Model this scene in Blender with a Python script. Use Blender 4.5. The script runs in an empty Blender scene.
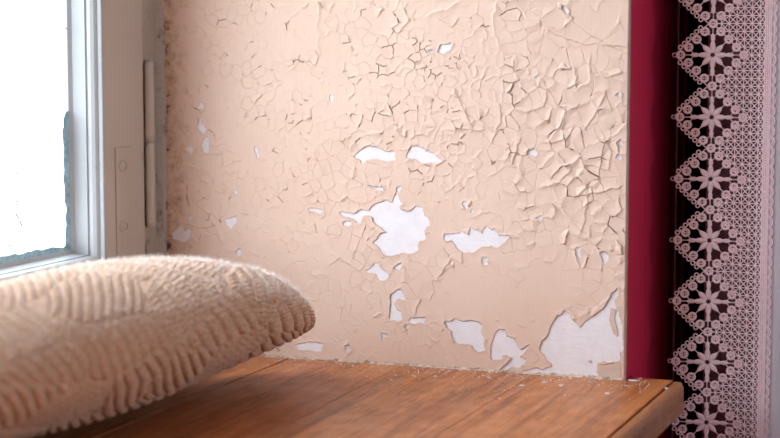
import bpy, bmesh, math, random
import numpy as np
from mathutils import Matrix, Vector

random.seed(7)
rng = np.random.default_rng(11)
scene = bpy.context.scene
COL = scene.collection

# ------------------------------------------------------------------ camera
FPX = 1800.0
YAW, PIT = math.radians(20.4), math.radians(5.6)
CF = np.array([-math.sin(YAW) * math.cos(PIT), math.cos(YAW) * math.cos(PIT), -math.sin(PIT)])
CR = np.array([math.cos(YAW), math.sin(YAW), 0.0])
CU = np.cross(CR, CF)
CC = np.array([0.92374523, -1.76766019, 0.34])


def on(px, py, ax, v):
    """point where the ray through a pixel meets the plane axis=v"""
    d = CF + (px - 390) / FPX * CR - (py - 219) / FPX * CU
    return CC + (v - CC[ax]) / d[ax] * d


cam_d = bpy.data.cameras.new('camera')
cam = bpy.data.objects.new('camera', cam_d)
COL.objects.link(cam)
cam_d.sensor_width = 36.0
cam_d.lens = FPX * 36.0 / 780.0
cam_d.clip_start = 0.02
cam.matrix_world = Matrix(((CR[0], CU[0], -CF[0], CC[0]), (CR[1], CU[1], -CF[1], CC[1]),
                           (CR[2], CU[2], -CF[2], CC[2]), (0, 0, 0, 1)))
cam_d.dof.use_dof = True
cam_d.dof.focus_distance = 1.86
cam_d.dof.aperture_fstop = 4.5
scene.camera = cam

# ------------------------------------------------------------------ light
SKY = 10.0
EXPOSURE = 0.22
world = bpy.data.worlds.new('overcast_sky')
scene.world = world
world.use_nodes = True
bg = world.node_tree.nodes['Background']
bg.inputs['Color'].default_value = (0.78, 0.89, 1.0, 1)
bg.inputs['Strength'].default_value = SKY
vs = scene.view_settings
vs.view_transform = 'Standard'
vs.look = 'None'
vs.exposure = EXPOSURE
vs.gamma = 1.0
vs.use_curve_mapping = False
scene.cycles.use_denoising = True
scene.cycles.max_bounces = 10
scene.cycles.diffuse_bounces = 6
scene.cycles.transparent_max_bounces = 16
scene.cycles.caustics_reflective = False
scene.cycles.caustics_refractive = False


def portal(name, loc, rot, sx, sy):
    l = bpy.data.lights.new(name, 'AREA')
    l.shape = 'RECTANGLE'
    l.size, l.size_y = sx, sy
    l.cycles.is_portal = True
    o = bpy.data.objects.new(name, l)
    o.location, o.rotation_euler = loc, rot
    COL.objects.link(o)


# room and niche dimensions (metres); the niche's far reveal is the plane y=0
XR = 0.520            # niche depth: face of the room wall
NY = -1.36            # near reveal of the niche
NZ = 1.50             # soffit of the niche
FZ, CZ = -0.80, 2.15  # floor and ceiling
RX, RY0, RY1 = 3.4, -3.3, 1.5
FILL_WIN = (-2.00, -0.70, 0.4, 1.35)   # unseen window added for fill light, in the right-hand wall: y0 y1 z0 z1
portal('window_daylight', (-0.05, -0.68, 0.75), (0, -math.pi / 2, 0), 1.4, 1.25)
portal('fill_daylight', (RX + 0.02, (FILL_WIN[0] + FILL_WIN[1]) / 2, (FILL_WIN[2] + FILL_WIN[3]) / 2), (0, math.pi / 2, 0), FILL_WIN[3] - FILL_WIN[2], FILL_WIN[1] - FILL_WIN[0])


# ------------------------------------------------------------------ materials
class NT:
    def __init__(self, name):
        self.m = bpy.data.materials.new(name)
        self.m.use_nodes = True
        self.t = self.m.node_tree
        self.b = self.t.nodes['Principled BSDF']
        self.tc = self.n('ShaderNodeTexCoord')

    def n(self, typ, **kw):
        nd = self.t.nodes.new(typ)
        for k, v in kw.items():
            setattr(nd, k, v)
        return nd

    def l(self, a, b):
        self.t.links.new(a, b)

    def coords(self, scale=(1, 1, 1), rot=(0, 0, 0)):
        mp = self.n('ShaderNodeMapping')
        mp.inputs['Scale'].default_value = scale
        mp.inputs['Rotation'].default_value = rot
        self.l(self.tc.outputs['Object'], mp.inputs['Vector'])
        return mp.outputs['Vector']

    def noise(self, scale, vec=None, detail=4, rough=0.55, dist=0.0):
        nd = self.n('ShaderNodeTexNoise')
        nd.inputs['Scale'].default_value = scale
        nd.inputs['Detail'].default_value = detail
        nd.inputs['Roughness'].default_value = rough
        nd.inputs['Distortion'].default_value = dist
        self.l(vec if vec is not None else self.tc.outputs['Object'], nd.inputs['Vector'])
        return nd.outputs['Fac']

    def ramp(self, fac, stops):
        r = self.n('ShaderNodeValToRGB')
        e = r.color_ramp.elements
        while len(e) < len(stops):
            e.new(0.5)
        for el, (p, c) in zip(e, stops):
            el.position = p
            el.color = (*c, 1) if len(c) == 3 else c
        self.l(fac, r.inputs['Fac'])
        return r.outputs['Color']

    def mix(self, fac, a, b, mode='MIX'):
        m = self.n('ShaderNodeMix', data_type='RGBA', blend_type=mode)
        for sock, v in ((m.inputs['Factor'], fac), (m.inputs['A'], a), (m.inputs['B'], b)):
            if hasattr(v, 'is_linked'):
                self.l(v, sock)
            elif isinstance(v, (int, float)):
                sock.default_value = v
            else:
                sock.default_value = (*v, 1)
        return m.outputs['Result']

    def bump(self, fac, strength, dist=0.001):
        bp = self.n('ShaderNodeBump')
        bp.inputs['Strength'].default_value = strength
        bp.inputs['Distance'].default_value = dist
        self.l(fac, bp.inputs['Height'])
        if self.b.inputs['Normal'].is_linked:
            prev = self.b.inputs['Normal'].links[0].from_socket
            self.l(prev, bp.inputs['Normal'])
        self.l(bp.outputs['Normal'], self.b.inputs['Normal'])

    def set(self, color=None, rough=None, spec=None, **kw):
        if color is not None:
            if hasattr(color, 'is_linked'):
                self.l(color, self.b.inputs['Base Color'])
            else:
                self.b.inputs['Base Color'].default_value = (*color, 1)
        if rough is not None:
            if hasattr(rough, 'is_linked'):
                self.l(rough, self.b.inputs['Roughness'])
            else:
                self.b.inputs['Roughness'].default_value = rough
        if spec is not None:
            self.b.inputs['Specular IOR Level'].default_value = spec
        for k, v in kw.items():
            self.b.inputs[k].default_value = v
        return self.m


def sep(nt, axis):
    s = nt.n('ShaderNodeSeparateXYZ')
    nt.l(nt.tc.outputs['Object'], s.inputs['Vector'])
    return s.outputs[axis]


def M_paint():
    t = NT('peach_wall_paint')
    big = t.noise(9, detail=3)
    c = t.ramp(big, [(0.3, (0.668, 0.454, 0.350)), (0.7, (0.695, 0.488, 0.384))])
    fine = t.noise(160, t.coords((1, 1, 0.35)), detail=3)
    c = t.mix(t.ramp(fine, [(0.35, (0, 0, 0)), (0.75, (0.25,) * 3)]), c, (0.72, 0.525, 0.42))
    # grime with its own ragged shape where the wall meets the old window frame
    mr = t.n('ShaderNodeMapRange')
    mr.inputs['From Min'].default_value = 0.0
    mr.inputs['From Max'].default_value = 0.055
    mr.inputs['To Min'].default_value = 1.0
    mr.inputs['To Max'].default_value = 0.0
    t.l(sep(t, 'X'), mr.inputs['Value'])
    gn = t.noise(75, detail=6, rough=0.7)
    mm = t.n('ShaderNodeMath', operation='MULTIPLY_ADD')
    t.l(mr.outputs['Result'], mm.inputs[0])
    mm.inputs[1].default_value = 0.42
    t.l(gn, mm.inputs[2])
    c = t.mix(t.ramp(mm.outputs[0], [(0.72, (0, 0, 0)), (1.0, (0.7,) * 3)]), c, (0.30, 0.17, 0.10))
    c = t.mix(t.ramp(mm.outputs[0], [(0.93, (0, 0, 0)), (1.0, (0.9,) * 3)]), c, (0.045, 0.025, 0.018))
    t.bump(t.noise(420, t.coords((1, 1, 0.6)), detail=3), 0.12, 0.0006)
    t.bump(t.noise(60, detail=4), 0.10, 0.002)
    return t.set(c, 0.55, 0.35)


def M_plaster():
    t = NT('white_plaster')
    n = t.noise(70, detail=6, rough=0.65)
    c = t.ramp(n, [(0.3, (0.73, 0.65, 0.655)), (0.7, (0.80, 0.735, 0.735))])
    t.bump(t.noise(240, t.coords((0.6, 1, 1.5)), detail=5, rough=0.65), 0.35, 0.0012)
    return t.set(c, 0.8, 0.2)


def M_plain(name, col, rough=0.6, spec=0.4, var=0.12, sc=40, bump=0.0, bsc=200, scale=(1, 1, 1)):
    t = NT(name)
    n = t.noise(sc, t.coords(scale), detail=5, rough=0.6)
    lo = tuple(x * (1 - var) for x in col)
    hi = tuple(min(1, x * (1 + var)) for x in col)
    if bump:
        t.bump(t.noise(bsc, t.coords(scale), detail=4), bump, 0.001)
    return t.set(t.ramp(n, [(0.3, lo), (0.7, hi)]), rough, spec)


def M_dirty(name, col, dirt, lo=0.62, hi=0.75, sc=60, rough=0.5, scale=(1, 1, 1), bump=0.15):
    t = NT(name)
    n = t.noise(sc, t.coords(scale), detail=7, rough=0.7)
    v = t.noise(12, detail=3)
    c = t.ramp(v, [(0.3, tuple(x * 0.92 for x in col)), (0.7, col)])
    c = t.mix(t.ramp(n, [(lo, (0, 0, 0)), (hi, (0.85,) * 3)]), c, dirt)
    t.bump(t.noise(260, detail=4), bump, 0.0008)
    return t.set(c, rough, 0.4)


def M_wood(name, seed, tint=(1, 1, 1)):
    t = NT(name)
    mp = t.n('ShaderNodeMapping')
    mp.inputs['Location'].default_value = (seed * 1.37, seed * 2.11, seed * 0.7)
    mp.inputs['Scale'].default_value = (1, 0.075, 1)
    t.l(t.tc.outputs['Object'], mp.inputs['Vector'])
    v = mp.outputs['Vector']
    mp2 = t.n('ShaderNodeMapping')
    mp2.inputs['Location'].default_value = (seed * 0.83, seed * 1.31, seed * 0.4)
    mp2.inputs['Scale'].default_value = (1, 0.045, 1)
    t.l(t.tc.outputs['Object'], mp2.inputs['Vector'])
    band = t.noise(85, mp2.outputs['Vector'], detail=5, rough=0.62, dist=0.8)
    c = t.ramp(band, [(0.32, (0.22, 0.066, 0.018)), (0.45, (0.42, 0.150, 0.045)), (0.60, (0.54, 0.215, 0.070)), (0.72, (0.62, 0.275, 0.105))])
    ln_ = t.noise(38, mp2.outputs['Vector'], detail=2, rough=0.5, dist=1.5)
    c = t.mix(t.ramp(ln_, [(0.475, (0, 0, 0)), (0.5, (0.9,) * 3), (0.525, (0, 0, 0))]), c, (0.17, 0.055, 0.02))
    fib = t.noise(420, v, detail=4, rough=0.7)
    c = t.mix(t.ramp(fib, [(0.36, (0.8,) * 3), (0.56, (0, 0, 0))]), c, (0.21, 0.078, 0.028))
    big = t.noise(24, v, detail=3)
    c = t.mix(t.ramp(big, [(0.45, (0, 0, 0)), (0.8, (0.6,) * 3)]), c, (0.64, 0.30, 0.125))
    st = t.noise(28, detail=6, rough=0.7)
    c = t.mix(t.ramp(st, [(0.62, (0, 0, 0)), (0.8, (0.45,) * 3)]), c, (0.12, 0.055, 0.03))
    c = t.mix(1.0, c, tuple(a * b for a, b in zip(tint, (0.98, 0.82, 0.72))), 'MULTIPLY')
    t.bump(fib, 0.15, 0.0006)
    r = t.ramp(t.noise(35, detail=5), [(0.3, (0.34,) * 3), (0.7, (0.5,) * 3)])
    return t.set(c, r, 0.45)


def M_wool():
    t = NT('oatmeal_wool')
    n = t.noise(330, detail=4, rough=0.7)
    c = t.ramp(n, [(0.3, (0.46, 0.26, 0.145)), (0.7, (0.82, 0.61, 0.475))])
    big = t.noise(14, detail=3)
    c = t.mix(t.ramp(big, [(0.4, (0, 0, 0)), (0.75, (0.5,) * 3)]), c, (0.60, 0.355, 0.215))
    fl = t.noise(120, detail=2)
    c = t.mix(t.ramp(fl, [(0.735, (0, 0, 0)), (0.77, (0.85,) * 3)]), c, (0.42, 0.13, 0.03))
    t.bump(t.noise(900, detail=3), 0.4, 0.0006)
    return t.set(c, 0.95, 0.1, **{'Sheen Weight': 0.2, 'Sheen Roughness': 0.4})


def M_glass():
    t = NT('dusty_window_glass')
    for nd in list(t.t.nodes):
        if nd.bl_idname == 'ShaderNodeBsdfPrincipled':
            t.t.nodes.remove(nd)
    out = t.t.nodes['Material Output']
    tr = t.n('ShaderNodeBsdfTransparent')
    tr.inputs['Color'].default_value = (0.97, 0.985, 0.985, 1)
    gl = t.n('ShaderNodeBsdfGlossy')
    gl.inputs['Roughness'].default_value = 0.03
    fr = t.n('ShaderNodeLayerWeight')
    fr.inputs['Blend'].default_value = 0.5
    p4 = t.n('ShaderNodeMath', operation='POWER')
    t.l(fr.outputs['Facing'], p4.inputs[0])
    p4.inputs[1].default_value = 5.0
    ad = t.n('ShaderNodeMath', operation='MULTIPLY_ADD')
    t.l(p4.outputs[0], ad.inputs[0])
    ad.inputs[1].default_value = 0.7
    ad.inputs[2].default_value = 0.03
    mx = t.n('ShaderNodeMixShader')
    t.l(ad.outputs[0], mx.inputs['Fac'])
    t.l(tr.outputs[0], mx.inputs[1])
    t.l(gl.outputs[0], mx.inputs[2])
    df = t.n('ShaderNodeBsdfTranslucent')
    df.inputs['Color'].default_value = (0.8, 0.82, 0.82, 1)
    m2 = t.n('ShaderNodeMixShader')
    dust = t.noise(38, detail=9, rough=0.75)
    t.l(t.ramp(dust, [(0.55, (0.01,) * 3), (0.75, (0.12,) * 3)]), m2.inputs['Fac'])
    t.l(mx.outputs[0], m2.inputs[1])
    t.l(df.outputs[0], m2.inputs[2])
    t.l(m2.outputs[0], out.inputs['Surface'])
    return t.m


def M_smear():
    t = NT('teal_paint_smear')
    c = t.ramp(t.noise(160, detail=5), [(0.3, (0.13, 0.21, 0.24)), (0.7, (0.30, 0.40, 0.43))])
    t.set(c, 0.6, 0.3)
    tl = t.n('ShaderNodeBsdfTranslucent')
    t.l(c, tl.inputs['Color'])
    mx = t.n('ShaderNodeMixShader')
    mx.inputs['Fac'].default_value = 0.07
    t.l(t.b.outputs[0], mx.inputs[1])
    t.l(tl.outputs[0], mx.inputs[2])
    t.l(mx.outputs[0], t.t.nodes['Material Output'].inputs['Surface'])
    return t.m


def M_red():
    t = NT('crimson_gloss_paint')
    n = t.noise(6, t.coords((1, 1, 0.3)), detail=3)
    c = t.ramp(n, [(0.3, (0.60, 0.020, 0.068)), (0.7, (0.68, 0.028, 0.082))])
    sp = t.noise(150, t.coords((1, 0.5, 1)), detail=4)
    c = t.mix(t.ramp(sp, [(0.755, (0, 0, 0)), (0.78, (0.8,) * 3)]), c, (0.02, 0.004, 0.01))
    t.bump(t.noise(50, t.coords((1, 1, 0.4)), detail=3), 0.08, 0.001)
    return t.set(c, 0.5, 0.25)


MAT = dict(
    paint=M_paint(), plaster=M_plaster(),
    undercoat=M_plain('beige_undercoat', (0.60, 0.44, 0.35), 0.7, 0.2, 0.08, 60, 0.2),
    crack_base=M_plain('crack_shade_brown', (0.50, 0.30, 0.22), 0.85, 0.15, 0.15, 60, 0.2),  # brown wall base, puts shade into the open cracks by colour
    red=M_red(),
    frame=M_dirty('taupe_window_paint', (0.47, 0.40, 0.35), (0.13, 0.09, 0.07), 0.68, 0.80, 55, 0.45),
    frame_old=M_dirty('grimy_frame_paint', (0.40, 0.335, 0.28), (0.055, 0.04, 0.03), 0.55, 0.70, 70, 0.6, (1, 1, 0.5), 0.4),
    sash=M_dirty('white_sash_paint', (0.40, 0.40, 0.41), (0.2, 0.16, 0.13), 0.66, 0.82, 45, 0.35),
    smear=M_smear(),
    glass=M_glass(), wool=M_wool(),
    fuzz=M_plain('lit_top_wool_fibres', (0.93, 0.88, 0.85), 0.9, 0.1, 0.08, 200),
    iron=M_dirty('painted_iron', (0.46, 0.385, 0.33), (0.09, 0.06, 0.045), 0.66, 0.78, 90, 0.5),
    caulk=M_dirty('crumbling_caulk', (0.58, 0.43, 0.33), (0.12, 0.07, 0.04), 0.46, 0.66, 110, 0.9, (1, 1, 1), 0.6),
    chip=M_plain('chipped_plaster', (0.68, 0.60, 0.58), 0.85, 0.2, 0.12, 200),
    lace=M_plain('dusty_rose_lace_thread', (0.86, 0.64, 0.66), 0.9, 0.1, 0.08, 300, 0.2, 900),
    cloth=M_plain('lilac_grey_cloth', (0.55, 0.465, 0.50), 0.85, 0.15, 0.05, 60, 0.25, 700, (1, 1, 0.15)),
    shaded_layer=M_plain('shaded_cloth_mauve', (0.19, 0.12, 0.135), 0.9, 0.1, 0.08, 60),  # back layer of the lilac cloth, its shade put into the colour
    drape=M_plain('shade_black', (0.006, 0.0018, 0.003), 0.95, 0.05, 0.2, 60),  # near-black: shade behind the lace painted as a colour
    ground=M_plain('pale_gravel', (0.34, 0.33, 0.31), 0.9, 0.2, 0.1, 3),
    shade_edge=M_plain('maroon_shade_edge', (0.085, 0.006, 0.018), 0.95, 0.05, 0.15, 60),  # half-dark maroon: soft rim of the shade put into the colour
    room=M_plain('pale_room_paint', (0.50, 0.41, 0.38), 0.8, 0.2, 0.05, 8),
    ceil=M_plain('white_ceiling_paint', (0.75, 0.73, 0.71), 0.85, 0.2, 0.03, 8),
    floorm=M_plain('brown_floorboards', (0.22, 0.12, 0.07), 0.5, 0.4, 0.25, 20, 0.1, 90, (1, 0.1, 1)),
)


# ------------------------------------------------------------------ helpers
def put(o, parent=None, label=None, cat=None, group=None, kind=None):
    COL.objects.link(o)
    if parent is not None:
        o.parent = parent
    for k, v in (('label', label), ('category', cat), ('group', group), ('kind', kind)):
        if v:
            o[k] = v
    return o


def mesh_obj(name, verts, faces, mat, parent=None, smooth=False, **kw):
    me = bpy.data.meshes.new(name)
    me.from_pydata([tuple(map(float, v)) for v in verts], [], faces)
    me.materials.append(mat)
    if smooth:
        me.polygons.foreach_set('use_smooth', [True] * len(me.polygons))
    me.update()
    return put(bpy.data.objects.new(name, me), parent, **kw)


def np_mesh(name, V, Q, mat, parent=None, smooth=True, **kw):
    """mesh from numpy verts and quads (or triangles)"""
    k = Q.shape[1]
    me = bpy.data.meshes.new(name)
    me.vertices.add(len(V))
    me.vertices.foreach_set('co', np.ascontiguousarray(V, dtype=np.float32).ravel())
    me.loops.add(Q.size)
    me.loops.foreach_set('vertex_index', np.ascontiguousarray(Q, dtype=np.int32).ravel())
    me.polygons.add(len(Q))
    me.polygons.foreach_set('loop_start', np.arange(0, Q.size, k, dtype=np.int32))
    me.polygons.foreach_set('use_smooth', np.full(len(Q), smooth, dtype=bool))
    me.update(calc_edges=True)
    me.materials.append(mat)
    return put(bpy.data.objects.new(name, me), parent, **kw)


def empty(name, loc=(0, 0, 0), **kw):
    o = bpy.data.objects.new(name, None)
    o.location = loc
    o.empty_display_size = 0.05
    return put(o, **kw)


class MB:
    def __init__(self):
        self.v, self.f = [], []

    def add(self, v, f):
        b = len(self.v)
        self.v += [tuple(p) for p in v]
        self.f += [tuple(i + b for i in q) for q in f]

    def box(self, x0, x1, y0, y1, z0, z1):
        self.add([(x, y, z) for x in (x0, x1) for y in (y0, y1) for z in (z0, z1)],
                 [(0, 1, 3, 2), (4, 6, 7, 5), (0, 4, 5, 1), (2, 3, 7, 6), (0, 2, 6, 4), (1, 5, 7, 3)])

    def tube(self, pts, r, n=6, flat=1.0, up=(0, -1, 0), closed=False):
        """swept tube; flat squashes it along `up`"""
        pts = [Vector(p) for p in pts]
        N = len(pts)
        b = len(self.v)
        upv = Vector(up)
        for i, p in enumerate(pts):
            a = pts[i - 1] if (i > 0 or closed) else pts[i]
            c = pts[(i + 1) % N] if (i < N - 1 or closed) else pts[i]
            t = (c - a).normalized()
            s = t.cross(upv)
            if s.length < 1e-6:
                s = t.cross(Vector((1, 0, 0)))
            s.normalize()
            w = s.cross(t).normalized()
            rr = r[i] if hasattr(r, '__len__') else r
            for k in range(n):
                an = 2 * math.pi * (k + 0.5) / n
                self.v.append(tuple(p + s * (rr * math.cos(an)) + w * (rr * flat * math.sin(an))))
        for i in range(N if closed else N - 1):
            j = (i + 1) % N
            for k in range(n):
                k2 = (k + 1) % n
                self.f.append((b + i * n + k, b + i * n + k2, b + j * n + k2, b + j * n + k))
        if not closed:
            self.f.append(tuple(b + k for k in range(n))[::-1])
            self.f.append(tuple(b + (N - 1) * n + k for k in range(n)))

    def obj(self, name, mat, parent=None, smooth=False, bevel=0, **kw):
        o = mesh_obj(name, self.v, self.f, mat, parent, smooth, **kw)
        if bevel:
            m = o.modifiers.new('bevel', 'BEVEL')
            m.width, m.segments = bevel, 2
            m.limit_method = 'ANGLE'
        return o


def box(name, b, mat, parent=None, bevel=0, **kw):
    m = MB()
    m.box(*b)
    return m.obj(name, mat, parent, bevel=bevel, **kw)


def vnoise(x, y, seed):
    """smooth value noise in [0,1], lattice of period 1"""
    r = np.random.default_rng(seed).random((128, 128))
    xi, yi = np.floor(x).astype(int), np.floor(y).astype(int)
    fx, fy = x - xi, y - yi
    fx, fy = fx * fx * (3 - 2 * fx), fy * fy * (3 - 2 * fy)
    g = lambda a, b: r[(xi + a) & 127, (yi + b) & 127]
    return (g(0, 0) * (1 - fx) + g(1, 0) * fx) * (1 - fy) + (g(0, 1) * (1 - fx) + g(1, 1) * fx) * fy


def fbm(x, y, seed, oct=3):
    s, a, t = 0, 1, 0
    for i in range(oct):
        s = s + a * vnoise(x * 2 ** i, y * 2 ** i, seed + i)
        t += a
        a *= 0.5
    return s / t


def pairhash(a, b, s):
    h = (a.astype(np.int64) * 73856093 ^ b.astype(np.int64) * 19349663 ^ s * 83492791) & 0x7FFFFFFF
    h = (h * 1103515245 + 12345) & 0x7FFFFFFF
    h ^= h >> 13
    h = (h * 1664525 + 1013904223) & 0x7FFFFFFF
    return ((h >> 7) & 0xFFFF) / 65535.0


# ------------------------------------------------------------------ room shell
S = dict(kind='structure')
box('floor', (XR - 0.5, RX, RY0, RY1, FZ - 0.05, FZ), MAT['floorm'], **S)
box('ceiling', (XR - 0.5, RX, RY0, RY1, CZ, CZ + 0.05), MAT['ceil'], **S)
box('wall_front', (XR - 0.3, RX, RY0 - 0.1, RY0, FZ, CZ), MAT['room'], **S)
box('wall_back', (XR, RX, RY1, RY1 + 0.1, FZ, CZ), MAT['room'], **S)
w = MB()
w.box(RX, RX + 0.1, RY0, FILL_WIN[0], FZ, CZ)
w.box(RX, RX + 0.1, FILL_WIN[1], RY1, FZ, CZ)
w.box(RX, RX + 0.1, FILL_WIN[0], FILL_WIN[1], FZ, FILL_WIN[2])
w.box(RX, RX + 0.1, FILL_WIN[0], FILL_WIN[1], FILL_WIN[3], CZ)
w.obj('wall_right', MAT['room'], **S)
fill_win = empty('fill_window', (0, 0, 0), **S)  # added out of view to bring fill light into the room
m = MB()
m.box(RX + 0.03, RX + 0.08, FILL_WIN[0], FILL_WIN[1], FILL_WIN[2], FILL_WIN[2] + 0.05)
m.box(RX + 0.03, RX + 0.08, FILL_WIN[0], FILL_WIN[1], FILL_WIN[3] - 0.05, FILL_WIN[3])
for yy in (FILL_WIN[0], (FILL_WIN[0] + FILL_WIN[1]) / 2 - 0.025, FILL_WIN[1] - 0.05):
    m.box(RX + 0.03, RX + 0.08, yy, yy + 0.05, FILL_WIN[2] + 0.05, FILL_WIN[3] - 0.05)
m.obj('window_frame', MAT['sash'], fill_win)
for i in range(2):
    ya = FILL_WIN[0] + 0.05 + i * ((FILL_WIN[1] - FILL_WIN[0]) / 2 - 0.025)
    box('glass_pane', (RX + 0.054, RX + 0.058, ya, ya + (FILL_WIN[1] - FILL_WIN[0]) / 2 - 0.075, FILL_WIN[2] + 0.05, FILL_WIN[3] - 0.05), MAT['glass'], fill_win)

# the thick red wall that holds the window niche
w = MB()
w.box(0.06, XR, 0.03, RY1, FZ, CZ)                       # beyond the far reveal
w.box(XR - 0.004, XR, 0.0045, 0.03, 0.0, NZ)            # its return up to the corner bead
w.box(0.06, XR, NY - 0.03 - 1.95, NY - 0.03, FZ, CZ)    # this side of the niche
w.box(0.06, XR, NY - 0.03, 0.03, FZ, -0.034)             # below the sill
w.box(0.06, XR, NY - 0.03, 0.03, NZ + 0.02, CZ)          # above the niche
w.obj('wall_left', MAT['red'], **S)
box('wall_outer', (-0.14, 0.058, NY - 0.4, 0.3, FZ, -0.034), MAT['plaster'], **S)
box('ground_outside', (-40, -0.141, -40, 40, -1.75, -1.6), MAT['ground'], **S)
box('wall_lintel', (-0.14, 0.058, NY - 0.4, 0.3, NZ + 0.02, CZ), MAT['plaster'], **S)
box('trim_1', (-0.02, XR, NY - 0.03, 0.03, NZ, NZ + 0.02), MAT['paint'], **S)     # niche soffit
box('wall_near', (-0.02, XR, NY - 0.03, NY, 0.0, NZ), MAT['paint'], **S)           # near reveal

# ------------------------------------------------------------------ the far reveal: plaster under peeling paint
ZT = 0.54
niche = box('wall_niche', (-0.02, XR - 0.0045, 0.0, 0.03, 0.0, NZ), MAT['crack_base'], **S)
box('upper_paint', (0.0, XR - 0.005, -0.0012, -0.0001, ZT, NZ), MAT['paint'], niche)

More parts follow.
